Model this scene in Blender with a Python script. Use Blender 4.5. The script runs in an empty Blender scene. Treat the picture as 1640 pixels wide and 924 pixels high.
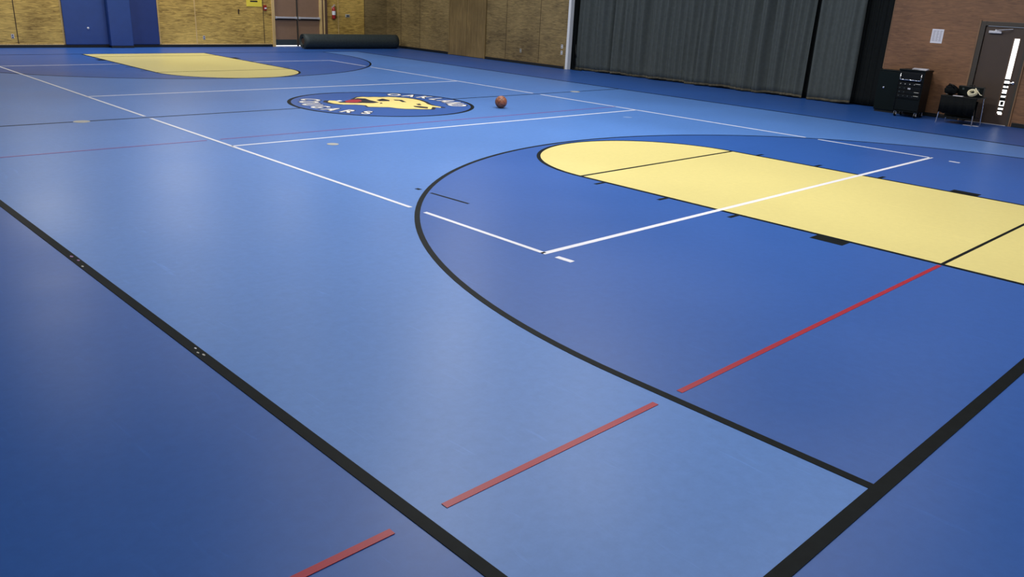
import bpy, bmesh, math, random
from mathutils import Vector, Matrix
random.seed(7)
C = bpy.context.scene.collection
PI = math.pi

# ------------------------------------------------------------------ helpers
def link(name, bm, mat, parent=None, smooth=False):
    me = bpy.data.meshes.new(name)
    bmesh.ops.recalc_face_normals(bm, faces=bm.faces[:])
    bm.to_mesh(me); bm.free()
    for m in (mat if isinstance(mat, (list, tuple)) else [mat]):
        me.materials.append(m)
    if smooth:
        for p in me.polygons: p.use_smooth = True
    o = bpy.data.objects.new(name, me); C.objects.link(o)
    if parent is not None:
        o.parent = parent
        o.matrix_parent_inverse = Matrix.Translation(parent.location).inverted() if smooth is None else Matrix()
        o.location = (0, 0, 0)
    return o

def thing(name, label, cat, loc=(0, 0, 0), rotz=0, group=None):
    o = bpy.data.objects.new(name, None); C.objects.link(o)
    o.location = loc; o.rotation_euler = (0, 0, rotz)
    o['label'] = label; o['category'] = cat
    if group: o['group'] = group
    return o

def tag(o, label, cat, group=None):
    o['label'] = label; o['category'] = cat
    if group: o['group'] = group
    return o

def struct(o, label=None):
    o['kind'] = 'structure'
    if label: o['label'] = label
    return o

def box(bm, x0, x1, y0, y1, z0, z1, bev=0.0, mi=0):
    r = bmesh.ops.create_cube(bm, size=1)
    for v in r['verts']:
        v.co = Vector(((x0 + x1) / 2 + v.co.x * (x1 - x0), (y0 + y1) / 2 + v.co.y * (y1 - y0), (z0 + z1) / 2 + v.co.z * (z1 - z0)))
    fs = set(f for v in r['verts'] for f in v.link_faces)
    for f in fs: f.material_index = mi
    if bev:
        es = set(e for v in r['verts'] for e in v.link_edges)
        bmesh.ops.bevel(bm, geom=list(es), offset=bev, segments=2, affect='EDGES', profile=0.6)
    return bm

def tube(bm, pts, rad, seg=12, closed=False):
    pts = [Vector(p) for p in pts]; rings = []
    n = len(pts)
    up = None
    for i, p in enumerate(pts):
        if closed: d = pts[(i + 1) % n] - pts[i - 1]
        else: d = pts[min(i + 1, n - 1)] - pts[max(i - 1, 0)]
        d.normalize()
        if up is None:
            up = Vector((0, 0, 1)) if abs(d.z) < 0.9 else Vector((1, 0, 0))
        a = d.cross(up)
        if a.length < 1e-5: a = d.cross(Vector((0, 1, 0)))
        a.normalize(); b = a.cross(d); up = b.copy()
        r = rad[i] if isinstance(rad, (list, tuple)) else rad
        rings.append([bm.verts.new(p + a * r * math.cos(2 * PI * k / seg) + b * r * math.sin(2 * PI * k / seg)) for k in range(seg)])
    m = n if closed else n - 1
    for i in range(m):
        A, B = rings[i], rings[(i + 1) % n]
        for k in range(seg):
            bm.faces.new((A[k], A[(k + 1) % seg], B[(k + 1) % seg], B[k]))
    if not closed:
        bm.faces.new(rings[0][::-1]); bm.faces.new(rings[-1])
    return bm

def lathe(bm, prof, axis='z', o=(0, 0, 0), seg=24):
    o = Vector(o); rings = []
    for (r, h) in prof:
        ring = []
        for k in range(seg):
            a = 2 * PI * k / seg
            c, s = r * math.cos(a), r * math.sin(a)
            q = {'z': (c, s, h), 'x': (h, c, s), 'y': (c, h, s)}[axis]
            ring.append(bm.verts.new(o + Vector(q)))
        rings.append(ring)
    for A, B in zip(rings, rings[1:]):
        for k in range(seg): bm.faces.new((A[k], A[(k + 1) % seg], B[(k + 1) % seg], B[k]))
    bm.faces.new(rings[0][::-1]); bm.faces.new(rings[-1])
    return bm

def slab(bm, poly, z0, z1):
    """painted area: a polygon outline with a real (sub-millimetre to millimetre) film thickness"""
    b = [bm.verts.new((x, y, z0)) for x, y in poly]; t = [bm.verts.new((x, y, z1)) for x, y in poly]
    n = len(poly)
    f = bm.faces.new(t)
    for i in range(n): bm.faces.new((b[i], b[(i + 1) % n], t[(i + 1) % n], t[i]))
    if n > 4: bmesh.ops.triangulate(bm, faces=[f])
    return bm

def strip(bm, pts, w, z0, z1, closed=False):
    P = [Vector(p) for p in pts]; n = len(P); L = []; R_ = []
    for i in range(n):
        if closed: a, b = P[i - 1], P[(i + 1) % n]
        else: a, b = P[max(i - 1, 0)], P[min(i + 1, n - 1)]
        d = (b - a).normalized(); nn = Vector((-d.y, d.x))
        L.append(P[i] + nn * w / 2); R_.append(P[i] - nn * w / 2)
    lt = [bm.verts.new((p.x, p.y, z1)) for p in L]; rt = [bm.verts.new((p.x, p.y, z1)) for p in R_]
    lb = [bm.verts.new((p.x, p.y, z0)) for p in L]; rb = [bm.verts.new((p.x, p.y, z0)) for p in R_]
    m = n if closed else n - 1
    for i in range(m):
        j = (i + 1) % n
        bm.faces.new((rt[i], rt[j], lt[j], lt[i]))
        bm.faces.new((rb[i], rb[j], rt[j], rt[i])); bm.faces.new((lt[i], lt[j], lb[j], lb[i]))
    return bm

def arc(cx, cy, r, a0, a1, n=64):
    return [(cx + r * math.cos(math.radians(a0 + (a1 - a0) * i / n)), cy + r * math.sin(math.radians(a0 + (a1 - a0) * i / n))) for i in range(n + 1)]

# ------------------------------------------------------------------ materials
def mat(name, col, rough=0.5, metal=0.0, spec=0.5, emit=None, est=0.0, noise=None, bump=0.0, nscale=40.0, coat=0.0):
    m = bpy.data.materials.new(name); m.use_nodes = True
    nt = m.node_tree; b = nt.nodes['Principled BSDF']
    b.inputs['Base Color'].default_value = (*col, 1); b.inputs['Roughness'].default_value = rough
    b.inputs['Metallic'].default_value = metal; b.inputs['Specular IOR Level'].default_value = spec
    b.inputs['Coat Weight'].default_value = coat
    if emit: b.inputs['Emission Color'].default_value = (*emit, 1); b.inputs['Emission Strength'].default_value = est
    tc = nt.nodes.new('ShaderNodeTexCoord'); nz = nt.nodes.new('ShaderNodeTexNoise')
    nz.inputs['Scale'].default_value = nscale; nz.inputs['Detail'].default_value = 4
    nt.links.new(tc.outputs['Object'], nz.inputs['Vector'])
    k = 0.1 if noise is None else noise
    mp = nt.nodes.new('ShaderNodeMapRange'); mp.inputs['To Min'].default_value = 1 - k; mp.inputs['To Max'].default_value = 1 + k
    mp.inputs['From Min'].default_value = 0.3; mp.inputs['From Max'].default_value = 0.7
    nt.links.new(nz.outputs['Fac'], mp.inputs['Value'])
    vm = nt.nodes.new('ShaderNodeVectorMath'); vm.operation = 'SCALE'; vm.inputs[0].default_value = col
    nt.links.new(mp.outputs['Result'], vm.inputs['Scale']); nt.links.new(vm.outputs['Vector'], b.inputs['Base Color'])
    if bump:
        bp = nt.nodes.new('ShaderNodeBump'); bp.inputs['Strength'].default_value = bump; bp.inputs['Distance'].default_value = 0.003
        nt.links.new(nz.outputs['Fac'], bp.inputs['Height']); nt.links.new(bp.outputs['Normal'], b.inputs['Normal'])
    return m

def srgb(r, g, b):
    f = lambda c: (c / 255 / 12.92) if c / 255 <= 0.04045 else ((c / 255 + 0.055) / 1.055) ** 2.4
    return (f(r), f(g), f(b))

def floor_mat(name, col, rough=0.37, var=0.07, spec=0.18):
    """poured urethane sports floor: small flecks, faint scuffs, satin sheen"""
    m = bpy.data.materials.new(name); m.use_nodes = True
    nt = m.node_tree; b = nt.nodes['Principled BSDF']; N = nt.nodes.new
    tc = N('ShaderNodeTexCoord')
    big = N('ShaderNodeTexNoise'); big.inputs['Scale'].default_value = 0.35; big.inputs['Detail'].default_value = 3
    fine = N('ShaderNodeTexNoise'); fine.inputs['Scale'].default_value = 14; fine.inputs['Detail'].default_value = 8; fine.inputs['Roughness'].default_value = 0.7
    nt.links.new(tc.outputs['Object'], big.inputs['Vector']); nt.links.new(tc.outputs['Object'], fine.inputs['Vector'])
    # scuffs: thin stretched noise
    mp = N('ShaderNodeMapping'); mp.inputs['Scale'].default_value = (22, 2.2, 1); mp.inputs['Rotation'].default_value = (0, 0, 0.9)
    nt.links.new(tc.outputs['Object'], mp.inputs['Vector'])
    sc = N('ShaderNodeTexNoise'); sc.inputs['Scale'].default_value = 1.0; sc.inputs['Detail'].default_value = 5; sc.inputs['Distortion'].default_value = 1.2
    nt.links.new(mp.outputs['Vector'], sc.inputs['Vector'])
    sr = N('ShaderNodeMapRange'); sr.inputs['From Min'].default_value = 0.64; sr.inputs['From Max'].default_value = 0.78; sr.inputs['To Max'].default_value = 0.16
    nt.links.new(sc.outputs['Fac'], sr.inputs['Value'])
    def rng(src, lo, hi):
        r = N('ShaderNodeMapRange'); r.inputs['From Min'].default_value = 0.3; r.inputs['From Max'].default_value = 0.7
        r.inputs['To Min'].default_value = lo; r.inputs['To Max'].default_value = hi
        nt.links.new(src, r.inputs['Value']); return r.outputs['Result']
    a = rng(big.outputs['Fac'], 1 - var * .5, 1 + var * .5); f = rng(fine.outputs['Fac'], 1 - var, 1 + var)
    mu = N('ShaderNodeMath'); mu.operation = 'MULTIPLY'; nt.links.new(a, mu.inputs[0]); nt.links.new(f, mu.inputs[1])
    ad = N('ShaderNodeMath'); ad.operation = 'ADD'; nt.links.new(mu.outputs[0], ad.inputs[0]); nt.links.new(sr.outputs['Result'], ad.inputs[1])
    vm = N('ShaderNodeVectorMath'); vm.operation = 'SCALE'; vm.inputs[0].default_value = col
    nt.links.new(ad.outputs[0], vm.inputs['Scale']); nt.links.new(vm.outputs['Vector'], b.inputs['Base Color'])
    rr = rng(big.outputs['Fac'], rough - 0.04, rough + 0.05); nt.links.new(rr, b.inputs['Roughness'])
    bp = N('ShaderNodeBump'); bp.inputs['Strength'].default_value = 0.12; bp.inputs['Distance'].default_value = 0.002
    nt.links.new(fine.outputs['Fac'], bp.inputs['Height']); nt.links.new(bp.outputs['Normal'], b.inputs['Normal'])
    b.inputs['Specular IOR Level'].default_value = spec
    return m

def wood_mat(name, c1, c2, axis='h', along='x', rough=0.45):
    """plywood: long cathedral grain; axis h = grain horizontal, v = vertical"""
    m = bpy.data.materials.new(name); m.use_nodes = True
    nt = m.node_tree; b = nt.nodes['Principled BSDF']; N = nt.nodes.new
    tc = N('ShaderNodeTexCoord'); mp = N('ShaderNodeMapping')
    lo, hi = 1.5, 14.0
    if axis == 'h': s = (lo, lo, hi)
    else: s = (hi, hi, lo * .5)
    mp.inputs['Scale'].default_value = s
    nt.links.new(tc.outputs['Object'], mp.inputs['Vector'])
    n1 = N('ShaderNodeTexNoise'); n1.inputs['Scale'].default_value = 1.6; n1.inputs['Detail'].default_value = 7; n1.inputs['Distortion'].default_value = 1.6; n1.inputs['Roughness'].default_value = 0.65
    nt.links.new(mp.outputs['Vector'], n1.inputs['Vector'])
    n2 = N('ShaderNodeTexNoise'); n2.inputs['Scale'].default_value = 0.8; n2.inputs['Detail'].default_value = 2
    nt.links.new(tc.outputs['Object'], n2.inputs['Vector'])
    mx = N('ShaderNodeMath'); mx.operation = 'MULTIPLY_ADD'; mx.inputs[1].default_value = 0.5
    nt.links.new(n2.outputs['Fac'], mx.inputs[0]); nt.links.new(n1.outputs['Fac'], mx.inputs[2])
    cr = N('ShaderNodeValToRGB'); e = cr.color_ramp.elements
    e[0].position = 0.56; e[0].color = (*c1, 1); e[1].position = 0.92; e[1].color = (*c2, 1)
    nt.links.new(mx.outputs[0], cr.inputs['Fac']); nt.links.new(cr.outputs['Color'], b.inputs['Base Color'])
    bp = N('ShaderNodeBump'); bp.inputs['Strength'].default_value = 0.15; bp.inputs['Distance'].default_value = 0.002
    nt.links.new(n1.outputs['Fac'], bp.inputs['Height']); nt.links.new(bp.outputs['Normal'], b.inputs['Normal'])
    b.inputs['Roughness'].default_value = rough
    return m

M = {}
M['court'] = floor_mat('light_blue_floor', srgb(77, 118, 182))
M['dark'] = floor_mat('royal_blue_floor', srgb(43, 84, 154))
M['key'] = floor_mat('yellow_floor', srgb(204, 191, 124), var=0.04)
M['black'] = floor_mat('black_line_paint', srgb(15, 20, 22), rough=0.5, var=0.3, spec=0.04)
M['white'] = floor_mat('white_line_paint', srgb(214, 214, 222), var=0.03)
M['red'] = floor_mat('red_line_paint', srgb(152, 32, 50), var=0.05)
M['brownline'] = floor_mat('faded_red_line_paint', srgb(118, 72, 130), var=0.05)
M['ply'] = wood_mat('plywood_panel', srgb(120, 92, 38), srgb(226, 190, 100))
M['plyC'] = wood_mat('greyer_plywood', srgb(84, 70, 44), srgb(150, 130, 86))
M['plyR'] = wood_mat('plywood_stage_panel', srgb(96, 68, 48), srgb(136, 98, 68))
M['plyV'] = wood_mat('plywood_vertical', srgb(92, 76, 46), srgb(138, 116, 74), axis='v')
M['trimwood'] = wood_mat('wood_batten', srgb(190, 158, 98), srgb(226, 196, 136), axis='v')
M['trimR'] = wood_mat('reddish_batten', srgb(104, 78, 56), srgb(140, 108, 78), axis='v')
M['seam'] = mat('dark_seam', srgb(60, 42, 26), 0.8)
M['base'] = mat('black_rubber_base', srgb(16, 20, 22), 0.45)
M['pad'] = mat('blue_vinyl_pad', srgb(44, 72, 134), 0.38, noise=0.06, nscale=6, bump=0.2)
M['padd'] = mat('blue_vinyl_pad_dark', srgb(36, 56, 112), 0.4, noise=0.06, nscale=6, bump=0.2)
M['doorb'] = mat('brown_door_paint', srgb(138, 110, 88), 0.42, noise=0.04, nscale=8)
M['doord'] = mat('dark_brown_door_paint', srgb(72, 59, 50), 0.42, noise=0.05, nscale=5)
M['frame'] = mat('brown_frame_paint', srgb(96, 74, 58), 0.4, noise=0.04)
M['frameg'] = mat('grey_brown_frame', srgb(66, 60, 52), 0.4, noise=0.04)
M['metal'] = mat('brushed_metal', srgb(205, 205, 210), 0.42, metal=0.35, noise=0.04)
M['chrome'] = mat('chrome', srgb(225, 228, 232), 0.16, metal=1.0, noise=0.02)
M['kick'] = mat('dark_kick_plate', srgb(66, 76, 78), 0.4, metal=0.3)
M['blackp'] = mat('black_plastic', srgb(8, 12, 13), 0.42, spec=0.25)
M['blackm'] = mat('black_satin_metal', srgb(7, 14, 15), 0.4, spec=0.2)
M['greencab'] = mat('dark_green_laminate', srgb(6, 17, 16), 0.42, spec=0.2, noise=0.08, nscale=3)
M['curt'] = mat('charcoal_curtain_cloth', srgb(70, 77, 77), 0.85, noise=0.1, nscale=12, bump=0.3, spec=0.3)
M['curtb'] = mat('black_curtain_cloth', srgb(17, 22, 24), 0.85, noise=0.12, nscale=12, bump=0.3, spec=0.2)
M['hem'] = mat('brown_hem_tape', srgb(84, 78, 60), 0.7, noise=0.3, nscale=8)
M['roll'] = mat('dark_green_mat', srgb(40, 50, 50), 0.65, noise=0.25, nscale=16, bump=0.6)
M['whitep'] = mat('white_paint', srgb(214, 218, 222), 0.4, noise=0.03)
M['paper'] = mat('white_paper', srgb(216, 216, 226), 0.6, noise=0.03)
M['ink'] = mat('grey_print', srgb(120, 118, 130), 0.7)
M['yellow'] = mat('yellow_sign', srgb(236, 214, 70), 0.5, noise=0.03)
M['inkd'] = mat('black_print', srgb(40, 36, 24), 0.6)
M['redp'] = mat('red_enamel', srgb(150, 34, 28), 0.3)
M['ball'] = mat('basketball_rubber', srgb(138, 82, 56), 0.42, noise=0.1, nscale=90, bump=0.8)
M['rib'] = mat('basketball_channel', srgb(40, 22, 18), 0.6)
M['cream'] = mat('cream_cable', srgb(226, 218, 184), 0.5)
M['cloth'] = mat('black_fabric', srgb(7, 11, 13), 0.8, spec=0.15, noise=0.2, nscale=30, bump=0.5)
M['wallp'] = mat('painted_block_wall', srgb(176, 160, 132), 0.7, noise=0.05, nscale=3)
M['ceil'] = mat('white_ceiling_tile', srgb(168, 166, 162), 0.8, noise=0.04, nscale=2)
M['lampm'] = mat('lamp_lens', srgb(250, 250, 245), 0.5, emit=(1, 0.98, 0.94), est=3.0)
M['day'] = mat('daylit_glass', srgb(240, 242, 240), 0.2, emit=(1.0, 0.99, 0.95), est=1.5)
M['refdark'] = mat('reflected_dark', srgb(74, 76, 80), 0.9)
M['tape'] = mat('grey_tape', srgb(168, 168, 160), 0.5)

# ------------------------------------------------------------------ measurements
WX, WY = 15.06, 23.45                 # right wall and far wall planes
XL, YN, H = -9.0, -9.5, 7.4           # walls behind and beside the camera, ceiling height
SL, SR = -3.233, 12.063               # basketball side lines
BN, BF = -3.6, 21.05                  # base lines
CX, CY = 4.6, 8.97                    # court centre
RY = -2.379

# ------------------------------------------------------------------ floor with its painted markings
bm = bmesh.new(); box(bm, XL, WX + 1.2, YN, WY + 0.15, -0.12, 0.0)
floor = struct(link('floor', bm, M['dark']), 'royal blue sports floor of the gym around and under the court')
Z = [0.0, 0.0010, 0.0020, 0.0028, 0.0034, 0.0042, 0.0048]
def paint(name, bm, m, label=None):
    o = link(name, bm, M[m], floor)
    if label: o['label'] = label
    return o
bm = bmesh.new(); slab(bm, [(SL, BN), (SR, BN), (SR, BF), (SL, BF)], Z[0], Z[1])
paint('court_area', bm, 'court', 'light blue basketball playing area')
R3 = 6.02
def three_outline(cy, s):
    y_end = BN if s > 0 else BF
    a = arc(CX, cy, R3, 0, 180 * s, 96)
    return [(CX + R3, y_end)] + a + [(CX - R3, y_end)]
for cy, s, lab in ((-2.05, 1, 'dark blue area inside the near three-point line'), (20.0, -1, 'dark blue area inside the far three-point line')):
    o = three_outline(cy, s)
    if s > 0: o = [(min(max(x, -1.47), 9.95) if False else x, y) for x, y in o]
    bm = bmesh.new(); slab(bm, o, Z[1], Z[2]); paint('three_point_area', bm, 'dark', lab)
    bm = bmesh.new(); strip(bm, o, 0.055, Z[1], Z[4]); paint('three_point_line', bm, 'black')
KL, KR, KW = 2.80, 6.40, 0.055
for y0, yf, s, lab in ((BN, 2.07, 1, 'yellow key at the near end'), (BF, 15.75, -1, 'yellow key at the far end')):
    r = (KR - KL) / 2; kc = (KL + KR) / 2
    a = arc(kc, yf, r, 0, 180 * s, 56)
    o = [(KR, y0)] + a + [(KL, y0)]
    bm = bmesh.new(); slab(bm, o, Z[2], Z[3]); paint('key_area', bm, 'key', lab)
    bm = bmesh.new(); strip(bm, o, KW, Z[2], Z[4] + .0002); paint('key_line', bm, 'black')
    bm = bmesh.new(); strip(bm, [(KL, yf), (KR, yf)], 0.05, Z[2], Z[4]); paint('free_throw_line', bm, 'black')
    # lane-space ticks and blocks outside the key
    for t in (0.42, 1.38, 2.32):
        y = yf - s * t
        for (xa, xb) in ((KL - 0.20, KL - 0.02), (KR + 0.02, KR + 0.20)):
            bm = bmesh.new(); strip(bm, [(xa, y), (xb, y)], 0.05, Z[2], Z[4]); paint('lane_tick', bm, 'black')
    y = yf - s * 3.42
    for (xa, xb) in ((KL - 0.20, KL - 0.02), (KR + 0.02, KR + 0.20)):
        bm = bmesh.new(); slab(bm, [(xa, y - .17), (xb, y - .17), (xb, y + .17), (xa, y + .17)], Z[2], Z[4]); paint('lane_block', bm, 'black')
# side lines, base lines, centre line
for x in (SL, SR):
    bm = bmesh.new(); strip(bm, [(x, BN - .03), (x, BF + .03)], 0.066, Z[0], Z[4]); paint('side_line', bm, 'black')
for y, w in ((BN, 0.075), (BF, 0.055)):
    bm = bmesh.new(); strip(bm, [(SL, y), (SR, y)], w, Z[0], Z[5]); paint('base_line', bm, 'black')
LR = 1.80
bm = bmesh.new(); strip(bm, [(SL, CY), (CX - LR, CY)], 0.05, Z[1], Z[3]); paint('centre_line', bm, 'black')
bm = bmesh.new(); strip(bm, [(CX + LR, CY), (SR, CY)], 0.05, Z[1], Z[3]); paint('centre_line', bm, 'black')

# volleyball lines (white), with the small gaps left where they meet black lines
def white(name, segs, w=0.05, m='white', lab=None):
    for a, b in segs:
        bm = bmesh.new(); strip(bm, [a, b], w, Z[1], Z[4] + .0004); paint(name, bm, m, lab)
VL, VR, VN, VF = 0.0, 9.0, 0.0, 17.95
ya = -2.05 + math.sqrt(R3 ** 2 - (CX - VL) ** 2); yb = -2.05 + math.sqrt(R3 ** 2 - (VR - CX) ** 2)
yc = 20.0 - math.sqrt(R3 ** 2 - (CX - VL) ** 2); yd = 20.0 - math.sqrt(R3 ** 2 - (VR - CX) ** 2)
g = 0.12
white('volleyball_side_line', [((VL, VN), (VL, ya - g)), ((VL, ya + g), (VL, CY - g)), ((VL, CY + g), (VL, VF))])
white('volleyball_side_line', [((VR, VN), (VR, yb - g)), ((VR, yb + g), (VR, CY - g)), ((VR, CY + g), (VR, yd - g)), ((VR, yd + g), (VR, VF))])
white('volleyball_end_line', [((VL - .025, VN), (VR + .025, VN))], 0.06)
xk = math.sqrt(R3 ** 2 - (20.0 - VF) ** 2)
white('volleyball_end_line', [((VL - .025, VF), (KL - .06, VF)), ((KR + .06, VF), (VR + .025, VF))])
white('attack_line', [((VL, 6.02), (VR, 6.02))])
white('attack_line', [((VL, 11.85), (VR, 11.85))])
white('service_mark', [((VL + .01, -.14), (VL + .02, -.32))], 0.06)
white('service_mark', [((VR - .06, -.30), (VR - .06, -.46))], 0.06)
# red badminton lines
xr0 = CX - R3
white('red_line', [((-6.6, RY), (SL - .14, RY)), ((SL + .14, RY), (xr0 - .13, RY)), ((xr0 + .1, RY), (KL - .05, RY)), ((KR + .05, RY), (CX + R3 - .1, RY))], 0.04, 'red')
bm = bmesh.new(); strip(bm, [(KL, RY), (KR, RY)], 0.035, Z[2], Z[4]); paint('red_line', bm, 'black', 'dark stretch of the red line across the yellow key')
bm = bmesh.new(); strip(bm, [(KL, 20.15), (KR, 20.15)], 0.05, Z[2], Z[4]); paint('red_line', bm, 'black', 'dark line across the far yellow key')
white('far_red_line', [((-6.6, 6.585), (VL - .1, 6.585)), ((VL + .1, 6.585), (VR, 6.585))], 0.035, 'brownline')
bm = bmesh.new(); strip(bm, [(0.59, 2.36), (0.62, 1.74)], 0.035, Z[2], Z[4]); paint('hash_mark', bm, 'black')
bm = bmesh.new(); strip(bm, [(0.585, 2.62), (0.59, 2.55)], 0.05, Z[1], Z[4]); paint('hash_mark', bm, 'black')
# little worn repair patches
def disc(x, y, r, m, name='repair_patch', sx=1.0):
    bm = bmesh.new(); slab(bm, [(x + r * sx * math.cos(t), y + r * math.sin(t)) for t in [2 * PI * k / 20 for k in range(20)]], Z[1], Z[5]); paint(name, bm, m)
M['patch'] = floor_mat('floor_patch_beige', srgb(170, 168, 160)); M['patchb'] = floor_mat('floor_patch_blue', srgb(110, 140, 190))
disc(1.29, 5.51, .085, 'patch'); disc(7.9, 5.37, .09, 'patchb'); disc(-1.01, 8.95, .12, 'patch'); disc(10.32, 8.95, .12, 'patch')
# worn flecks on the near black side line and near the right block
for (y, dx, r, m) in ((-0.25, .008, .008, 'patch'), (-.20, -.006, .006, 'patch'), (-.13, .010, .006, 'white'), (2.15, .0, .012, 'brownline'), (2.02, .01, .010, 'brownline'), (1.85, -.012, .008, 'patch')):
    bm = bmesh.new(); slab(bm, [(SL + dx + r * (.7 + .5 * random.random()) * math.cos(t), y + r * 2.2 * math.sin(t)) for t in [2 * PI * k / 9 for k in range(9)]], Z[1], Z[5]); paint('paint_chip', bm, m)

# centre emblem --------------------------------------------------
emb = arc(CX, CY, LR, 0, 360, 96)[:-1]
bm = bmesh.new(); slab(bm, emb, Z[1], Z[2]); paint('emblem_circle', bm, 'dark', 'dark blue centre circle carrying the emblem')
bm = bmesh.new(); strip(bm, emb, 0.07, Z[1], Z[4], closed=True); paint('emblem_ring', bm, 'black')
def letter(ch, ang, r, outward, size=0.44):
    """one painted letter with a dark edge; its top points out of or into the circle"""
    for (off, m, z, nm) in ((0.052, 'inklet', Z[2], 'letter_outline'), (0.016, 'letterw', Z[4], 'letter')):
        cu = bpy.data.curves.new('letter', 'FONT'); cu.body = ch; cu.size = size * 1.38; cu.align_x = 'CENTER'; cu.align_y = 'CENTER'
        cu.offset = off * 0.8; cu.extrude = 0.0004; cu.resolution_u = 3
        t = bpy.data.objects.new('tmp', cu); C.objects.link(t)
        dg = bpy.context.evaluated_depsgraph_get(); me = bpy.data.meshes.new_from_object(t.evaluated_get(dg))
        bpy.data.objects.remove(t)
        a = math.radians(ang)
        me.transform(Matrix.Translation((CX + r * math.cos(a), CY + r * math.sin(a), z + .0004)) @ Matrix.Rotation(a + (-PI / 2 if outward else PI / 2), 4, 'Z') @ Matrix.Diagonal((.72, 1, 1, 1)))
        me.materials.clear(); me.materials.append(M[m])
        o = bpy.data.objects.new(nm, me); C.objects.link(o); o.parent = floor
M['inklet'] = floor_mat('letter_edge', srgb(34, 44, 72)); M['letterw'] = floor_mat('letter_white', srgb(232, 226, 218), var=.03)
for ch, a in zip('COUGARS', (136.5, 151, 165.5, 180, -165.5, -151, -136.5)): letter(ch, a, 1.44, False, 0.37)
for ch, a in zip('OAKLAND', (45, 31.7, 18.3, 5, -8.3, -21.7, -35)): letter(ch, a, 1.48, True, 0.37)
def blob(pts, z0, z1, m, name, lab=None):
    bm = bmesh.new(); slab(bm, [(CX + x, CY + y) for x, y in pts], z0, z1); paint(name, bm, m, lab)
# pouncing big-cat emblem, painted flat
M['catedge'] = floor_mat('emblem_edge', srgb(30, 32, 44)); M['cat'] = floor_mat('emblem_tan', srgb(236, 212, 132)); M['catr'] = floor_mat('emblem_red', srgb(160, 40, 56))
body = [(-.90, .57), (-.76, .74), (-.66, .67), (-.68, .52), (-.60, .43), (-.49, .44), (-.24, .68), (.04, .95), (.20, 1.0), (.29, .91), (.42, .88), (.55, .80), (.71, .79), (.84, .68), (.96, .5), (1.01, .3), (1.0, .09), (.91, -.20), (.78, -.46),
        (.73, -.68), (.76, -.92), (.68, -1.0), (.60, -.84), (.48, -.98), (.37, -1.09), (.25, -1.04), (.10, -.94), (-.06, -.86), (-.17, -.71), (-.22, -.54), (-.41, -.43), (-.56, -.33), (-.48, -.14), (-.60, .03), (-.82, .13), (-.91, .32)]
cx0 = sum(p[0] for p in body) / len(body); cy0 = sum(p[1] for p in body) / len(body)
blob([(cx0 + (x - cx0) * 1.09, cy0 + (y - cy0) * 1.07) for x, y in body], Z[2], Z[3], 'catedge', 'emblem_outline')
blob(body, Z[3], Z[4], 'cat', 'emblem_figure', 'tan big-cat figure')
for pts in ([(-.68, .60), (-.64, .46), (-.52, .55), (-.37, .61), (-.03, .85), (.10, .74), (.04, .51), (.03, .30), (.01, .12), (-.17, .07), (-.35, .17), (-.54, .24), (-.74, .38)],
            [(.18, .46), (.43, .60), (.42, .34), (.32, .20), (.13, .28)], [(.55, .38), (.68, .27), (.56, -.05), (.48, -.02), (.55, .18), (.49, .26)], [(-.02, .06), (.05, .08), (-.02, -.04), (-.08, -.05)],
            [(.56, -.37), (.67, -.35), (.56, -.55), (.49, -.53)], [(.33, -.58), (.44, -.66), (.50, -.84), (.36, -1.0), (.28, -.86), (.26, -.71)]):
    blob(pts, Z[4], Z[5], 'catedge', 'emblem_stripe')
blob([(-.53, .54), (-.30, .69), (-.10, .66), (-.20, .41), (-.42, .27), (-.60, .36)], Z[5], Z[6], 'catr', 'emblem_mouth', 'red open mouth')
blob([(-.70, .60), (-.55, .70), (-.55, .58), (-.68, .52)], Z[5], Z[6], 'letterw', 'emblem_tooth')

# ------------------------------------------------------------------ room shell
def wall(name, x0, x1, y0, y1, z0, z1, m, label=None, parent=None):
    bm = bmesh.new(); box(bm, x0, x1, y0, y1, z0, z1); o = link(name, bm, M[m], parent)
    return struct(o, label) if parent is None else o
DX0, DX1, DH = 10.12, 12.05, 2.14     # far double door opening
# far wall: one mesh around the door opening
bm = bmesh.new()
box(bm, XL, DX0, WY, WY + .15, 0, H); box(bm, DX1, WX + .15, WY, WY + .15, 0, H); box(bm, DX0, DX1, WY, WY + .15, DH, H)
wf = struct(link('wall_far', bm, M['ply']), 'plywood panelled far wall of the gym')
# right wall with the stage opening (Y 3.53..13.58) and single door (Y 0.66..1.55)
SY0, SY1, SH = 3.53, 13.58, 5.0
EY0, EY1, EH = 0.68, 1.52, 2.03
bm = bmesh.new()
box(bm, WX, WX + .15, SY1, WY, 0, H)
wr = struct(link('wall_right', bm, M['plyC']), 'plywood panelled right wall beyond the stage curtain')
bm = bmesh.new()
box(bm, WX, WX + .15, SY0, SY1, SH, H)
box(bm, WX, WX + .15, EY1, SY0, 0, H); box(bm, WX, WX + .15, EY0, EY1, EH, H); box(bm, WX, WX + .15, YN, EY0, 0, H)
wr2 = link('stage_wall_panel', bm, M['plyR'], wr); wr2['label'] = 'reddish brown panelling around the stage opening and single door'
# stage alcove behind the curtains
bm = bmesh.new()
box(bm, WX + 1.1, WX + 1.2, SY0 - .1, SY1 + .1, 0, SH); box(bm, WX + .15, WX + 1.1, SY0 - .1, SY0, 0, SH)
box(bm, WX + .15, WX + 1.1, SY1, SY1 + .1, 0, SH); box(bm, WX + .15, WX + 1.2, SY0 - .1, SY1 + .1, SH, SH + .1)
struct(link('wall_stage', bm, M['curtb']), 'dark back of the curtained stage alcove')
wall('wall_left', XL - .15, XL, YN, WY, 0, H, 'wallp')
wall('wall_near', XL, WX, YN - .15, YN, 0, H, 'wallp')
wall('ceiling', XL - .15, WX + 1.2, YN - .15, WY + .15, H, H + .1, 'ceil')
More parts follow.
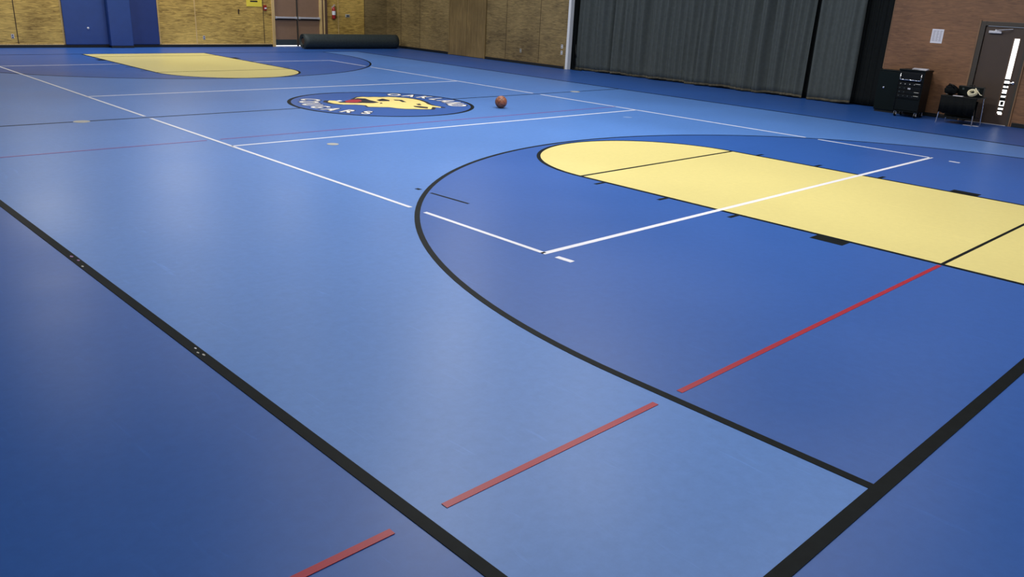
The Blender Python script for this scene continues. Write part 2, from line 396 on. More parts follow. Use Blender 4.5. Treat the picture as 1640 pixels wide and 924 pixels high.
# panel seams on the far wall and the right wall
def seam_far(x, dark=True, w=0.02):
    bm = bmesh.new(); box(bm, x - w / 2, x + w / 2, WY - .006, WY - .0005, .1, H - .05); link('panel_seam', bm, M['seam' if dark else 'trimwood'], wf)
for x in (-6.9, -5.6, -4.4, -3.1, -1.9, -.6, .62, 1.85, 9.73, 12.82, 14.0): seam_far(x, x not in (12.82,), 0.028 if x == 12.82 else 0.022)
for x in (3.10, 6.02, 7.25): seam_far(x, False, 0.03)
def seam_right(y, dark=True, w=0.02):
    bm = bmesh.new(); box(bm, WX - .006, WX - .0005, y - w / 2, y + w / 2, .1, H - .05); link('panel_seam', bm, M['seam' if dark else 'trimwood'], wr)
for y in (22.5, 21.3, 16.5, 14.9): seam_right(y, True, .012)
# bottom rail above the black base
bm = bmesh.new(); box(bm, XL, 3.08, WY - .012, WY - .0005, .085, .115); box(bm, 6.05, DX0 - .09, WY - .012, WY - .0005, .085, .115); link('bottom_rail', bm, M['trimwood'], wf)
bm = bmesh.new(); box(bm, WX - .012, WX - .0005, SY1 + .2, 17.55, .085, .11); box(bm, WX - .012, WX - .0005, 19.5, WY - .02, .085, .11); link('bottom_rail', bm, M['plyV'], wr)
# unseen dark panels added above the plywood to darken the floor's reflection
bm = bmesh.new(); box(bm, XL, WX - .06, WY - .05, WY - .001, 3.3, H - .01, .005); link('reflected_dark_panel', bm, M['refdark'], wf)
bm = bmesh.new(); box(bm, WX - .05, WX - .001, SY1 + .2, WY - .06, 3.3, H - .01, .005); link('reflected_dark_panel', bm, M['refdark'], wr)
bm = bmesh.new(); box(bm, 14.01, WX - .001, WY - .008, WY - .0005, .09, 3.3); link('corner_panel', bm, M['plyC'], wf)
# baseboards
bm = bmesh.new(); box(bm, XL, 4.384, WY - .02, WY, 0, .085, .004); box(bm, 5.08, DX0 - .09, WY - .02, WY, 0, .085, .004); box(bm, DX1 + .29, WX - .02, WY - .02, WY, 0, .085, .004)
struct(link('baseboard_far', bm, M['base']), 'black rubber base along the far wall')
bm = bmesh.new(); box(bm, WX - .02, WX, 19.5, WY, 0, .085, .004); box(bm, WX - .02, WX, SY1 + .16, 17.56, 0, .085, .004)
box(bm, WX - .02, WX, EY1 + .12, SY0, 0, .085, .004); box(bm, WX - .02, WX, YN, EY0 - .11, 0, .09, .004)
struct(link('baseboard_right', bm, M['base']), 'black rubber base along the right wall')

# blue wall pads and padded pilaster ------------------------------------------
def pad(name, x0, x1, y0, y1, z1, label, m='pad'):
    bm = bmesh.new(); box(bm, x0, x1, y0, y1, 0.09, z1, .018)
    o = link(name, bm, M[m], None); tag(o, label, 'wall pad'); return o
left_pad = pad('wall_pad', 3.13, 4.389, WY - .05, WY - .001, 2.0, 'blue vinyl wall pad left of the padded pillar on the far wall')
pad('wall_pad', 5.071, 5.98, WY - .05, WY - .001, 2.0, 'darker blue wall pad right of the padded pillar, next to plywood', 'padd')
t = thing('padded_pillar', 'blue padded pillar standing out between the two flat wall pads', 'pillar', (4.73, WY - .13, 0))
bm = bmesh.new(); box(bm, -.34, .34, -.10, .129, .06, H - .02, .02); link('pillar_pad', bm, M['pad'], t)
bm = bmesh.new(); box(bm, -.345, .345, -.11, .129, 0, .06, .004); link('pillar_base', bm, M['base'], t)
bm = bmesh.new(); lathe(bm, [(.035, -.0005), (.035, -.012), (.016, -.02)], 'y', (3.81, WY - .0505, .58), 12)
link('pad_grommet', bm, M['metal'], left_pad)

# wooden closet doors, flush on the right wall, reaching the floor --------------
t = thing('door_3', 'vertical-grain wooden double closet doors on the far part of the right wall', 'door', (WX - .035, 18.52, 0))
t['kind'] = 'structure'; del t['category']
for s in (-1, 1):
    bm = bmesh.new(); a, b = (0.006, .93) if s > 0 else (-.93, -.006)
    box(bm, -.012, .034, a, b, .012, 2.6, .004); link('door_leaf', bm, M['plyV'], t)
bm = bmesh.new(); box(bm, -.02, .034, -1.0, -.94, 0, 2.66, .003); box(bm, -.02, .034, .94, 1.0, 0, 2.66, .003); box(bm, -.02, .034, -.94, .94, 2.605, 2.66, .003)
link('door_frame', bm, M['plyV'], t)

# white-painted post at the edge of the stage opening ---------------------------
bm = bmesh.new(); box(bm, WX - .04, WX + .12, SY1 - .03, SY1 + .07, 0, SH, .008)
struct(link('trim_1', bm, M['whitep']), 'white post at the left edge of the stage curtain')
# edge of the panelling across the opening, its light put into a paler strip
bm = bmesh.new(); box(bm, WX - .006, WX + .15, SY0 - .0, SY0 + .02, .96, SH)
struct(link('trim_2', bm, M['trimR']), 'thin pale edge of the panelling beside the black curtain')

# ------------------------------------------------------------------ doors
# far double door
t = thing('door_1', 'brown double exit door with push bars in the far wall', 'door', ((DX0 + DX1) / 2, WY, 0)); t['kind'] = 'structure'; del t['category']
hw = (DX1 - DX0) / 2
bm = bmesh.new()
box(bm, -hw - .07, -hw + .04, -.03, .12, 0, DH + .07, .004); box(bm, hw - .04, hw + .05, -.03, .12, 0, DH + .07, .004); box(bm, -hw + .04, hw - .04, -.03, .12, DH - .03, DH + .07, .004)
link('door_frame', bm, M['trimwood'], t)
bm = bmesh.new(); box(bm, hw + .05, hw + .10, -.045, 0, 0, DH + .3, .004); link('trim_post', bm, M['frame'], t)
bm = bmesh.new(); box(bm, hw + .10, hw + .155, -.06, 0, 0, DH + .3, .004); link('trim_post', bm, M['trimwood'], t)
bm = bmesh.new(); box(bm, hw + .155, hw + .27, -.045, 0, 0, DH + .3, .004); link('trim_post', bm, M['frame'], t)
for s in (-1, 1):
    a, b = (.03, hw - .045) if s > 0 else (-hw + .045, -.03)
    bm = bmesh.new(); box(bm, a, b, .03, .075, .045, DH - .035, .003); leaf = link('door_leaf', bm, M['doorb'], t)
    bm = bmesh.new(); box(bm, a + .015, b - .015, .022, .0295, .05, .25, .001); link('kick_plate', bm, M['kick'], leaf)
    bm = bmesh.new(); box(bm, a + .01, b - .01, -.055, -.02, .985, 1.045, .006)
    box(bm, a + .01, a + .07, -.05, .03, .97, 1.05, .005); box(bm, b - .07, b - .01, -.05, .03, .97, 1.05, .005); link('push_bar', bm, M['metal'], leaf)
    bm = bmesh.new(); box(bm, a + .01, b - .01, -.045, .029, .945, .975, .004); link('push_bar_rail', bm, M['blackp'], leaf)
bm = bmesh.new(); box(bm, -.028, .028, .01, .075, .02, DH - .035, .003); link('door_mullion', bm, M['frameg'], t)
bm = bmesh.new(); box(bm, -hw + .045, hw - .045, .055, .065, .0185, .046); q = link('daylight_gap', bm, M['day'], t); q['label'] = 'daylight showing under the doors'
bm = bmesh.new(); box(bm, -hw + .045, hw - .045, .0, .11, 0.0005, .018, .002); link('threshold', bm, M['metal'], t)
# single door on the right wall
t = thing('door_2', 'dark brown single door with a narrow lit window on the right wall', 'door', (WX, (EY0 + EY1) / 2, 0)); t['kind'] = 'structure'; del t['category']
hw = (EY1 - EY0) / 2
bm = bmesh.new(); box(bm, -.02, .13, hw, hw + .10, 0, EH + .09, .004); box(bm, -.02, .13, -hw - .05, -hw, 0, EH + .09, .004); box(bm, -.02, .13, -hw, hw, EH, EH + .09, .004)
link('door_frame', bm, M['frameg'], t)
bm = bmesh.new(); box(bm, -.028, -.003, hw + .10, hw + .135, 0, EH + .11, .003); box(bm, -.028, -.003, -hw - .075, -hw - .05, 0, EH + .11, .003); link('frame_edge', bm, M['trimR'], t)
# leaf with a cut-out for the glass strip
wy0, wy1, wz0, wz1 = -.29, -.185, .22, 1.80
bm = bmesh.new()
for (a, b, c, d) in ((-hw + .005, wy0, .012, EH - .01), (wy1, hw - .005, .012, EH - .01), (wy0, wy1, .012, wz0), (wy0, wy1, wz1, EH - .01)):
    box(bm, .02, .065, a, b, c, d)
leaf = link('door_leaf', bm, M['doord'], t)
bm = bmesh.new(); box(bm, .038, .046, wy0, wy1, wz0, wz1); pane = link('window_pane', bm, M['day'], leaf); pane['label'] = 'bright daylit glass strip'
# dark strips stuck over the lower half of the glass
for (y0, y1, z0, z1) in [(wy0, wy1, a, b) for a, b in ((.935, .972), (.83, .88), (.75, .79), (.625, .67), (.515, .585), (.365, .405), (.285, .325))] + [(-.262, -.205, .425, .50), (wy0, -.275, .67, .75), (-.20, wy1, .70, .712), (wy0, -.265, .59, .612), (-.205, wy1, .22, .245), (wy0, -.27, .262, .285), (-.245, -.232, .795, .83)]:
    bm = bmesh.new(); box(bm, .034, .0375, y0, y1, z0, z1); link('window_decal', bm, M['blackp'], leaf)
bm = bmesh.new(); box(bm, .012, .0195, wy0 - .02, wy0, wz0 - .02, wz1 + .02); box(bm, .012, .0195, wy1, wy1 + .02, wz0 - .02, wz1 + .02); box(bm, .012, .0195, wy0, wy1, wz0 - .02, wz0); box(bm, .012, .0195, wy0, wy1, wz1, wz1 + .02)
link('window_bead', bm, M['frame'], leaf)
bm = bmesh.new(); lathe(bm, [(.03, .0195), (.03, .01), (.014, .005), (.014, -.03)], 'x', (0, -.355, .90), 16)
tube(bm, [(-.028, -.355, .90), (-.034, -.33, .90), (-.034, -.25, .905)], .011, 10); link('door_handle', bm, M['chrome'], leaf)
bm = bmesh.new(); box(bm, -.035, .0195, .08, .33, 1.885, 1.935, .006); link('door_closer', bm, M['metal'], leaf)
bm = bmesh.new(); tube(bm, [(-.01, .2, 1.945), (-.12, .02, 1.965), (-.02, -.12, 1.985)], .009, 8); lathe(bm, [(.02, 1.935), (.02, 1.965)], 'z', (-.01, .2, 0), 12); link('closer_arm', bm, M['metal'], leaf)
bm = bmesh.new(); box(bm, .0, .12, -hw + .003, hw - .003, .0005, .012); link('threshold', bm, M['metal'], t)

# ------------------------------------------------------------------ small things on the walls
def outlet(loc, face, label, w=.075, h=.12, m='metal', name='power_outlet', cat='outlet'):
    t = thing(name, label, cat, loc, 0 if face == 'far' else -PI / 2)
    bm = bmesh.new(); box(bm, -w / 2, w / 2, -.008, -.0005, -h / 2, h / 2, .003); link('cover_plate', bm, M[m], t)
    for s in (-1, 1):
        bm = bmesh.new(); box(bm, -.017, .017, -.0115, -.0085, s * h * .24 - .014, s * h * .24 + .014, .002); link('socket', bm, M['blackp'], t)
    return t
G = None
outlet((1.72, WY, .33), 'far', 'steel outlet plate low on the far wall, left of the blue pads')
outlet((7.50, WY, .31), 'far', 'steel outlet plate low on the far wall, right of the blue pads')
outlet((WX, 15.75, .42), 'right', 'small outlet plate on the right wall directly behind the basketball', m='tape')
outlet((WX, 13.86, .69), 'right', 'upper white outlet plate beside the white curtain post', m='whitep')
outlet((WX, 13.86, .50), 'right', 'lower white outlet plate beside the white curtain post', m='whitep')
# thermostat plate right of double door
t = thing('thermostat', 'small grey box on the far wall above the rolled mat', 'thermostat', (13.22, WY, 1.13))
bm = bmesh.new(); box(bm, -.09, .09, -.04, -.0005, -.055, .055, .008); link('housing', bm, M['tape'], t)
bm = bmesh.new(); box(bm, -.06, .06, -.046, -.0405, -.03, .02, .002); link('dial_cover', bm, M['kick'], t)
# hook like bracket
bm = bmesh.new(); box(bm, 8.78, 8.82, WY - .02, WY - .001, 1.10, 1.26, .004); tube(bm, [(8.8, WY - .02, 1.24), (8.8, WY - .07, 1.2), (8.8, WY - .075, 1.25)], .008, 8)
tag(link('wall_hook', bm, M['seam']), 'small dark hook on the plywood left of the yellow sign', 'hook')
# alarm pull station
t = thing('fire_alarm_pull', 'small red and white alarm pull beside the yellow sign', 'fire alarm', (9.80, WY, 1.33))
bm = bmesh.new(); box(bm, -.055, .055, -.05, -.0005, -.09, .09, .008); link('housing', bm, M['redp'], t)
bm = bmesh.new(); box(bm, -.04, .04, -.062, -.0505, -.04, .01, .003); link('pull_handle', bm, M['whitep'], t)
# fire extinguisher
t = thing('fire_extinguisher', 'fire extinguisher hung on the wall right of the double door', 'fire extinguisher', (12.575, WY - .085, 1.0))
bm = bmesh.new(); lathe(bm, [(.03, 0), (.062, .006), (.068, .03), (.068, .34), (.058, .39), (.026, .42), (.022, .44)], 'z'); link('cylinder', bm, M['redp'], t, True)
bm = bmesh.new(); lathe(bm, [(.0686, .15), (.0686, .29)], 'z'); link('body_label', bm, M['whitep'], t)
bm = bmesh.new(); lathe(bm, [(.02, .44), (.02, .475)], 'z'); box(bm, -.012, .012, -.11, .02, .485, .497, .003); box(bm, -.012, .012, -.09, .02, .51, .522, .003); link('valve', bm, M['metal'], t)
bm = bmesh.new(); tube(bm, [(.02, 0, .46), (.07, -.02, .45), (.092, -.02, .36), (.088, -.02, .12), (.085, -.02, .03)], .011, 10); link('hose', bm, M['blackp'], t, True)
bm = bmesh.new(); box(bm, -.03, .03, .07, .0845, .1, .46, .003); link('bracket', bm, M['metal'], t)
# yellow sign with black print
t = thing('wall_sign', 'yellow notice sign with black print left of the double door', 'sign', (9.40, WY, 1.36))
bm = bmesh.new(); box(bm, -.29, .29, -.010, -.001, 0, .42, .003); link('sign_board', bm, M['yellow'], t)
bm = bmesh.new(); box(bm, -.15, .13, -.0115, -.0105, .15, .20)
box(bm, -.22, .22, -.0115, -.0105, .26, .30); box(bm, -.2, .2, -.0115, -.0105, .34, .38); link('sign_print', bm, M['inkd'], t)
# paper notice on the stage-side panelling
t = thing('paper_notice', 'white printed paper notice pinned above the black audio cart', 'notice', (WX, 2.475, 1.60), -PI / 2)
bm = bmesh.new(); box(bm, -.125, .125, -.004, -.001, 0, .30); link('paper_sheet', bm, M['paper'], t)
bm = bmesh.new()
for k in range(9):
    z = .265 - k * .026
    for (a, b) in ((-.1, -.035), (-.025, .035), (.045, .1)): box(bm, a, b - random.uniform(0, .015), -.0052, -.0044, z - .008, z)
link('printed_text', bm, M['ink'], t)

# ------------------------------------------------------------------ curtains
def curtain(name, y0, y1, x, zt, m, label, amp, pitch, seed, hem=True, lean=0.0, sag=None):
    rnd = random.Random(seed)
    n = max(24, int(abs(y1 - y0) / 0.018)); nz = 26
    # irregular pleats: sum of wandering waves
    ph = [rnd.uniform(0, 6.28) for _ in range(6)]
    def off(y, z):
        u = y / pitch * 2 * PI
        v = u * .5 + .9 * math.sin(u * .23 + ph[0]) + ph[1]
        w = (1.9 * abs(math.sin(v)) ** .75 - 1) * -(.6 + .4 * math.sin(u * .31 + ph[2]))
        w += .3 * math.sin(u * 2.63 + ph[3] + .5 * math.sin(z * 1.1 + ph[4])) + .25 * math.sin(u * .37 + ph[5] + z * .5)
        k = 1.0 - .35 * math.exp(-z * 2.2)
        return amp * w * k + (0.02 * math.sin(y * 4.1 + 2 * z) * math.exp(-z * 3))
    def zed(t, y):
        z = t * zt
        return z + (1 - t) ** 8 * (.022 + .012 * math.sin(y * 3.3) + .008 * math.sin(y * 8.7 + 1))
    def grid(bm, tmin, tmax, rows, dx, thick):
        for side, d in ((0, 0.0), (1, thick)):
            g = []
            for i in range(n + 1):
                y = y0 + (y1 - y0) * i / n; col = []
                for j in range(rows + 1):
                    t = tmin + (tmax - tmin) * j / rows; z = zed(t, y)
                    yy = y + lean * (1 - t) * 0
                    col.append(bm.verts.new((x + off(y, z) + dx + d, yy, z)))
                g.append(col)
            for i in range(n):
                for j in range(rows): bm.faces.new((g[i][j], g[i + 1][j], g[i + 1][j + 1], g[i][j + 1]))
            if side == 0: g0 = g
        for i in range(n): bm.faces.new((g0[i][0], g0[i + 1][0], g[i + 1][0], g[i][0]))
        for i in (0, n):
            for j in range(rows): bm.faces.new((g0[i][j], g0[i][j + 1], g[i][j + 1], g[i][j]))
    bm = bmesh.new(); grid(bm, 0.0, 1.0, nz, 0, .006)
    t = thing(name, label, 'curtain', (0, 0, 0))
    link('curtain_cloth', bm, M[m], t, True)
    if hem:
        bm = bmesh.new(); grid(bm, 0.001, .013, 2, -.004, .003); link('curtain_hem', bm, M['hem'], t, True)
    return t
curtain('stage_curtain', 5.60, 13.46, WX + .30, SH - .05, 'curt', 'long charcoal stage curtain hanging in folds on the right wall', .15, .56, 3)
curtain('stage_curtain', 4.30, 5.44, WX + .26, SH - .05, 'curt', 'narrow charcoal curtain panel at the near end of the long stage curtain', .10, .56, 11)
curtain('stage_curtain', 3.58, 5.75, WX + .52, SH - .05, 'curtb', 'black curtain hanging between the charcoal curtains and the wood panelling', .035, .17, 5, hem=False)
bm = bmesh.new()
tube(bm, [(WX + .10, 13.38, .03), (WX + .08, 13.30, .16), (WX + .12, 13.36, .34), (WX + .07, 13.28, .42), (WX + .10, 13.35, .56), (WX + .12, 13.37, .8)], .018, 8)
tube(bm, [(WX + .06, 13.42, .018), (WX + .08, 13.30, .02), (WX + .10, 13.16, .018), (WX + .09, 13.04, .018)], .018, 8)
tag(link('pull_rope', bm, M['blackp'], smooth=True), 'black rope hanging at the left bottom edge of the stage curtain', 'rope')
bm = bmesh.new(); tube(bm, [(WX + .24, SY0 + .06, SH - .02), (WX + .24, SY1 - .12, SH - .02)], .02, 10)
tag(link('curtain_rail', bm, M['metal'], smooth=True), 'metal rail carrying the stage curtains', 'curtain rail')

# ------------------------------------------------------------------ rolled mat by the double door
t = thing('rolled_mat', 'dark green-black rolled floor mat lying by the far double door', 'rolled mat', (12.65, 22.35, 0), math.radians(-1.5))
L2 = 2.0; Rm = .265
bm = bmesh.new()
prof = []
sp = [(Rm - .020 * (a / (2 * PI)) * 1.0, a) for a in [2 * PI * 3.2 * k / 150 for k in range(151)]]
th = .012
ringA, ringB = [], []
def spr(a): return Rm - .030 * a / (2 * PI)
N = 170; tot = 2 * PI * 4.2
outer, inner = [], []
for k in range(N + 1):
    a = tot * k / N; r = spr(a); a2 = -PI / 2 - a - 0.15
    outer.append((r * math.cos(a2), r * math.sin(a2) + Rm)); inner.append(((r - .016) * math.cos(a2), (r - .016) * math.sin(a2) + Rm))
nx = 24; rows = []
for i in range(nx + 1):
    xx = -L2 + 2 * L2 * i / nx; w = 1 + .012 * math.sin(i * .9) + .008 * math.sin(i * 2.3)
    rows.append(([bm.verts.new((xx, y * w, (z - 0.0) * 1.0)) for y, z in outer], [bm.verts.new((xx, y * w, z)) for y, z in inner]))
for i in range(nx):
    for k in range(N):
        bm.faces.new((rows[i][0][k], rows[i][0][k + 1], rows[i + 1][0][k + 1], rows[i + 1][0][k]))
        bm.faces.new((rows[i][1][k + 1], rows[i][1][k], rows[i + 1][1][k], rows[i + 1][1][k + 1]))
for i in (0, nx):
    for k in range(N): bm.faces.new((rows[i][0][k + 1], rows[i][0][k], rows[i][1][k], rows[i][1][k + 1]))
link('mat_sheet', bm, M['roll'], t, True)
bm = bmesh.new(); lathe(bm, [(.105, -L2 + .02), (.105, L2 - .02)], 'x', (0, 0, Rm), 24); link('mat_core', bm, M['seam'], t)

# ------------------------------------------------------------------ basketball
BR = .121
bx_, by_ = 6.42, 7.45
t = thing('basketball', 'orange-brown basketball resting on the blue floor beside the centre emblem', 'ball', (bx_, by_, 0))
bm = bmesh.new(); bmesh.ops.create_uvsphere(bm, u_segments=40, v_segments=24, radius=BR, matrix=Matrix.Translation((0, 0, BR))); link('ball_skin', bm, M['ball'], t, True)
bm = bmesh.new()
rot = Matrix.Rotation(.5, 3, 'Z') @ Matrix.Rotation(.6, 3, 'X')
def seamloop(f): tube(bm, [rot @ (Vector(f(2 * PI * k / 64)).normalized() * (BR - .0005)) + Vector((0, 0, BR)) for k in range(64)], .0028, 6, closed=True)
seamloop(lambda a: (math.cos(a), math.sin(a), 0)); seamloop(lambda a: (math.cos(a), 0, math.sin(a)))
for s in (-1, 1): seamloop(lambda a, s=s: (.75 * s + .30 * s * math.cos(2 * a) * -1, .8 * math.cos(a), .8 * math.sin(a)))
link('ball_seam', bm, M['rib'], t, True)

# ------------------------------------------------------------------ storage cabinet, audio cart, table
t = thing('storage_cabinet', 'low dark green storage cabinet between the black curtain and the audio cart', 'cabinet', (WX - .19, 2.92, 0), -PI / 2)
# local: x along the wall (towards +x = -Y world), y = depth, front faces local -y (world -X)
bm = bmesh.new(); box(bm, -.52, .52, -.16, .165, .05, .93, .004); link('body', bm, M['greencab'], t)
bm = bmesh.new(); box(bm, -.53, .53, -.18, .165, .93, .955, .004); link('cabinet_top', bm, M['greencab'], t)
bm = bmesh.new(); box(bm, -.50, .50, -.14, .165, 0, .05); link('plinth', bm, M['base'], t)
for s in (-1, 1):
    bm = bmesh.new(); a, b = (-.515, -.003) if s < 0 else (.003, .515)
    box(bm, a, b, -.178, -.1605, .06, .92, .003); d = link('cabinet_door', bm, M['greencab'], t)
    if s < 0:
        bm = bmesh.new(); lathe(bm, [(.012, -.178), (.012, -.195), (.022, -.2), (.022, -.206), (.01, -.212)], 'y', (-.36, 0, .56), 14); link('knob', bm, M['chrome'], d)

t = thing('audio_cart', 'black wheeled audio rack cart with a silver handle and stacked equipment', 'cart', (14.42, 2.52, 0), -PI / 2)
w, dp = .275, .22
bm = bmesh.new()
box(bm, -w, -w + .018, -dp, dp, .12, 1.0, .003); box(bm, w - .018, w, -dp, dp, .12, 1.0, .003); box(bm, -w + .018, w - .018, dp - .015, dp, .12, 1.0)
box(bm, -w + .018, w - .018, -dp, dp - .015, .12, .14); box(bm, -w + .018, w - .018, -dp, dp - .015, .40, .415); box(bm, -w + .018, w - .018, -dp + .01, dp - .015, .77, .785)
link('cart_body', bm, M['blackm'], t)
bm = bmesh.new(); box(bm, -w - .012, w + .012, -dp - .015, dp + .01, 1.0, 1.035, .006); link('cart_top', bm, M['blackm'], t)
bm = bmesh.new(); box(bm, -w + .02, w - .02, -dp + .012, -dp + .03, .15, .395, .002); link('cart_door', bm, M['blackm'], t)
bm = bmesh.new(); tube(bm, [(-.225, -dp - .01, .95), (-.225, -dp - .035, .94), (-.225, -dp - .035, .83), (-.21, -dp - .035, .81), (.21, -dp - .035, .81), (.225, -dp - .035, .83), (.225, -dp - .035, .94), (.225, -dp - .01, .95)], .011, 10)
link('silver_handle', bm, M['chrome'], t, True)
bm = bmesh.new(); box(bm, -.2, .2, -dp - .006, -dp + .002, .84, .96, .003); box(bm, -w + .018, w - .018, -dp, -dp + .01, .79, .99); link('front_panel', bm, M['blackp'], t)
for i, (z0, z1) in enumerate(((.42, .50), (.51, .58), (.59, .67), (.68, .76))):
    bm = bmesh.new(); box(bm, -w + .025, w - .025, -dp - .004, dp - .02, z0, z1, .003); u = link('rack_unit', bm, M['blackp'], t)
    for k in range(4 if i in (0, 3) else 2):
        xk = -.2 + k * .1
        bm = bmesh.new(); lathe(bm, [(.011, -dp - .004), (.011, -dp - .018), (.008, -dp - .02)], 'y', (xk, 0, (z0 + z1) / 2), 12)
        link('knob', bm, M['kick' if i != 3 else 'tape'], u)
    bm = bmesh.new()
    if i == 2: box(bm, -.03, .03, -dp - .008, -dp - .004, z0 + .02, z1 - .03)
    else: box(bm, .12, .22, -dp - .007, -dp - .004, z1 - .03, z1 - .018)
    link('display', bm, M['metal' if i == 2 else 'tape'], u)
for (x, y) in ((-.22, -.17), (.22, -.17), (-.22, .17), (.22, .17)):
    bm = bmesh.new(); lathe(bm, [(.045, -.016), (.05, -.01), (.05, .01), (.045, .016)], 'x', (x, y, .05), 20); cst = link('caster', bm, M['blackp'], t)
    bm = bmesh.new(); box(bm, x - .026, x - .019, y - .02, y + .02, .04, .118); box(bm, x + .019, x + .026, y - .02, y + .02, .04, .118); box(bm, x - .026, x + .026, y - .02, y + .02, .108, .1195)
    lathe(bm, [(.014, -.03), (.014, .03)], 'x', (x, y, .05), 12); link('caster_fork', bm, M['metal'], cst)
def papers(name, loc, rz, w, l, n, label, m='paper'):
    bm = bmesh.new()
    for k in range(n):
        a = random.uniform(-.12, .12); dx = random.uniform(-.01, .01); z = .0006 + k * .004
        r = bmesh.ops.create_cube(bm, size=1)
        for v in r['verts']:
            x, y = v.co.x * w + dx, v.co.y * l
            v.co = Vector((x * math.cos(a) - y * math.sin(a), x * math.sin(a) + y * math.cos(a), z + .0018 + v.co.z * .0036))
    o = link(name, bm, M[m]); o.location = loc; o.rotation_euler = (0, 0, rz); tag(o, label, 'papers'); return o
papers('paper_stack', (14.38, 2.42, 1.035), .15, .22, .30, 7, 'small stack of white papers lying on top of the audio cart')
# floor dolly-like dark board leaning low behind the cart is part of the cart shadow in the photo: nothing there

t = thing('utility_table', 'low black utility table with chrome legs beside the brown single door', 'table', (14.36, 1.42, 0), -PI / 2)
tw, td, tz = .37, .28, .585
table = t
bm = bmesh.new(); box(bm, -tw, tw, -td, td, tz - .03, tz, .006); link('tabletop', bm, M['blackp'], t)
bm = bmesh.new()
n = 40; A = []
for i in range(n + 1):
    x = -tw + .01 + (2 * tw - .02) * i / n; o_ = .004 * math.sin(i * .7) + .003 * math.sin(i * 1.9)
    A.append((bm.verts.new((x, -td - .012 + o_ * .5, tz - .012)), bm.verts.new((x, -td - .012 + o_, .22 + .01 * math.sin(i * .7))), bm.verts.new((x, -td - .006 + o_, .22 + .01 * math.sin(i * .7))), bm.verts.new((x, -td - .006 + o_ * .5, tz - .012))))
for a, b in zip(A, A[1:]):
    for k in range(4): bm.faces.new((a[k], b[k], b[(k + 1) % 4], a[(k + 1) % 4]))
bm.faces.new(A[0]); bm.faces.new(A[-1][::-1])
link('front_drape', bm, M['cloth'], t, True)
for sx in (-1, 1):
    for sy in (-1, 1):
        bm = bmesh.new(); tube(bm, [(sx * (tw - .04), sy * (td - .03), tz - .03), (sx * (tw - .01), sy * (td - .01), .015)], .012, 10)
        lathe(bm, [(.017, 0.0005), (.017, .02)], 'z', (sx * (tw - .01), sy * (td - .01), 0), 12); link('leg', bm, M['chrome'], t)
bm = bmesh.new(); box(bm, -tw + .06, tw - .06, -.0, .02, .12, .5); link('modesty_panel', bm, M['blackm'], t)
# things on and under the table
bm = bmesh.new()
for (cx_, cy_, cz_, rx, ry, rz_) in ((0, 0, .10, .13, .14, .10), (.0, .02, .155, .11, .10, .06)):
    r = bmesh.ops.create_icosphere(bm, subdivisions=3, radius=1)
    for v in r['verts']:
        c = v.co.copy(); k = 1 + .10 * math.sin(c.x * 5 + 1) * math.cos(c.y * 4) + .05 * math.sin(c.z * 9)
        v.co = Vector((cx_ + c.x * rx * k, cy_ + c.y * ry * k, max(.001, cz_ + c.z * rz_ * k)))
o = link('bag_body', bm, M['cloth'], None, True)
tt = thing('duffel_bag', 'slumped black bag on the cart end of the low table', 'bag', (14.28, 1.66, tz)); o.parent = tt
bm = bmesh.new(); tube(bm, [(-.09, -.08, .14), (-.12, -.03, .22), (-.08, .04, .235), (-.04, .09, .17)], .01, 8); link('bag_strap', bm, M['blackp'], tt, True)
t = thing('equipment_case', 'black hard case standing at the back of the low table', 'case', (14.57, 1.36, tz), -PI / 2)
bm = bmesh.new(); box(bm, -.25, .25, -.06, .06, .001, .20, .012); link('case_shell', bm, M['blackm'], t)
bm = bmesh.new(); tube(bm, [(-.05, 0, .199), (-.045, 0, .222), (.045, 0, .222), (.05, 0, .199)], .008, 8); link('case_handle', bm, M['blackp'], t)
for x in (-.15, .15):
    bm = bmesh.new(); box(bm, x - .02, x + .02, -.065, -.0605, .12, .16, .002); link('case_latch', bm, M['kick'], t)
# cream coil of cable
bm = bmesh.new(); pts = []
for k in range(200):
    a = k / 200 * 2 * PI * 6; r = .085 + .018 * math.sin(a * .37) - .02 * (k % 33) / 33
    pts.append((r * math.cos(a) * .9, r * math.sin(a), .014 + .055 * k / 200 + .008 * math.sin(a * 1.7)))
tube(bm, pts, .0105, 8)
tube(bm, [pts[-1], (.02, -.10, .05), (-.02, -.15, .012), (-.03, -.19, .011)], .0095, 8)
o = link('cable_coil', bm, M['cream'], None, True); o.location = (14.22, 1.21, tz); o.rotation_euler = (0, math.radians(-38), 0); o.location.z = tz + .072
tag(o, 'cream coil of cable on the door end of the low table', 'cable')
papers('paper_slip', (14.17, 1.47, tz), .1, .10, .19, 2, 'small white paper slip lying at the middle of the low table')
papers('paper_slip', (14.30, 1.13, .0), .2, .10, .30, 1, 'white strip of paper on the floor under the low table')
bm = bmesh.new(); box(bm, -tw + .05, tw - .05, -td + .06, td - .04, .13, .15, .003); link('under_table_shade_board', bm, M['blackm'], table)  # dark board added to deepen the shade under the table
# grey fitting on the wall just left of the table
outlet((WX, 1.98, .60), 'right', 'grey outlet plate on the panelling between audio cart and low table', m='tape', w=.08, h=.13)

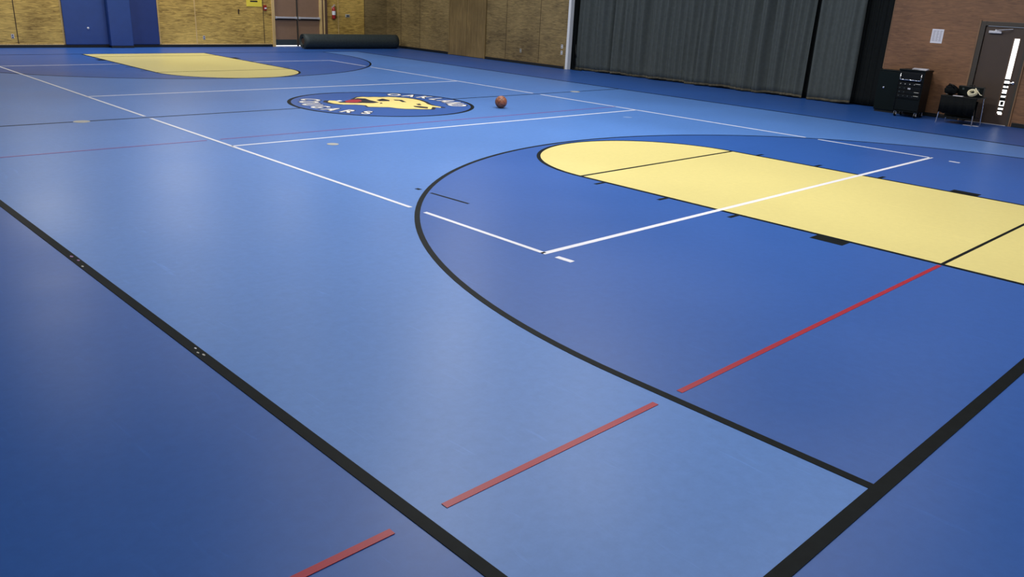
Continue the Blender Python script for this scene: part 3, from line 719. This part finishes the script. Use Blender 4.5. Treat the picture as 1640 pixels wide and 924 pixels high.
# ------------------------------------------------------------------ ceiling lights (fixtures out of view, some added as fill)
def fixture(x, y, power):
    t = thing('ceiling_light', 'long white fluorescent gym fixture on the ceiling', 'ceiling light', (x, y, H), 0, 'gym ceiling lights')
    bm = bmesh.new(); box(bm, -.32, .32, -.65, .65, -.12, -.001, .01); link('housing', bm, M['whitep'], t)
    bm = bmesh.new(); box(bm, -.28, .28, -.61, .61, -.135, -.1205, .004); link('diffuser', bm, M['lampm'], t)
    l = bpy.data.lights.new('fixture_lamp', 'AREA'); l.shape = 'RECTANGLE'; l.size = .56; l.size_y = 1.22; l.energy = power; l.color = (1.0, .985, .955)
    o = bpy.data.objects.new('fixture_lamp', l); C.objects.link(o); o.location = (x, y, H - .15)
P0 = 330
for (x, y, k) in ((1.5, 21.6, .88), (5.5, 21.6, .9), (9.5, 21.6, .38), (6.5, 17.4, .1), (10.5, 17.4, .25), (10.5, 13.2, .45),
                  (2.5, 9.0, .22), (6.5, 9.0, .5), (10.5, 9.0, .22), (2.5, 4.4, 1.0), (6.5, 4.4, .9), (10.5, 4.4, .14), (-0.4, 3.4, .25), (2.5, -.4, .65), (6.5, -.4, .45), (10.5, -.4, .16), (-1.2, -5.2, .5), (4.6, -5.2, .4)):  # lamps at negative x are added to brighten the near-left floor
    fixture(x, y, P0 * k)

# ------------------------------------------------------------------ world and camera
w = bpy.data.worlds.new('World'); bpy.context.scene.world = w; w.use_nodes = True
w.node_tree.nodes['Background'].inputs['Color'].default_value = (.6, .7, .9, 1); w.node_tree.nodes['Background'].inputs['Strength'].default_value = .3
az, pitch, roll = 0.780870, -0.343210, -0.050930
f = Vector((math.sin(az) * math.cos(pitch), math.cos(az) * math.cos(pitch), math.sin(pitch)))
r = f.cross(Vector((0, 0, 1))).normalized(); d = f.cross(r)
c_, s_ = math.cos(roll), math.sin(roll)
rr = r * c_ + d * s_; dd = d * c_ - r * s_
cam = bpy.data.cameras.new('Camera'); cam.sensor_width = 36; cam.lens = 36 * 1307.55 / 1640; cam.clip_end = 200
co = bpy.data.objects.new('Camera', cam); C.objects.link(co)
mw = Matrix.Identity(4)
for i in range(3): mw[i][0] = rr[i]; mw[i][1] = -dd[i]; mw[i][2] = -f[i]
mw.translation = Vector((-5.07389, -4.73328, 2.13239)); co.matrix_world = mw
sc = bpy.context.scene; sc.camera = co
sc.view_settings.view_transform = 'Standard'; sc.view_settings.look = 'None'; sc.view_settings.gamma = 1; sc.view_settings.exposure = 0.0
sc.view_settings.use_curve_mapping = False
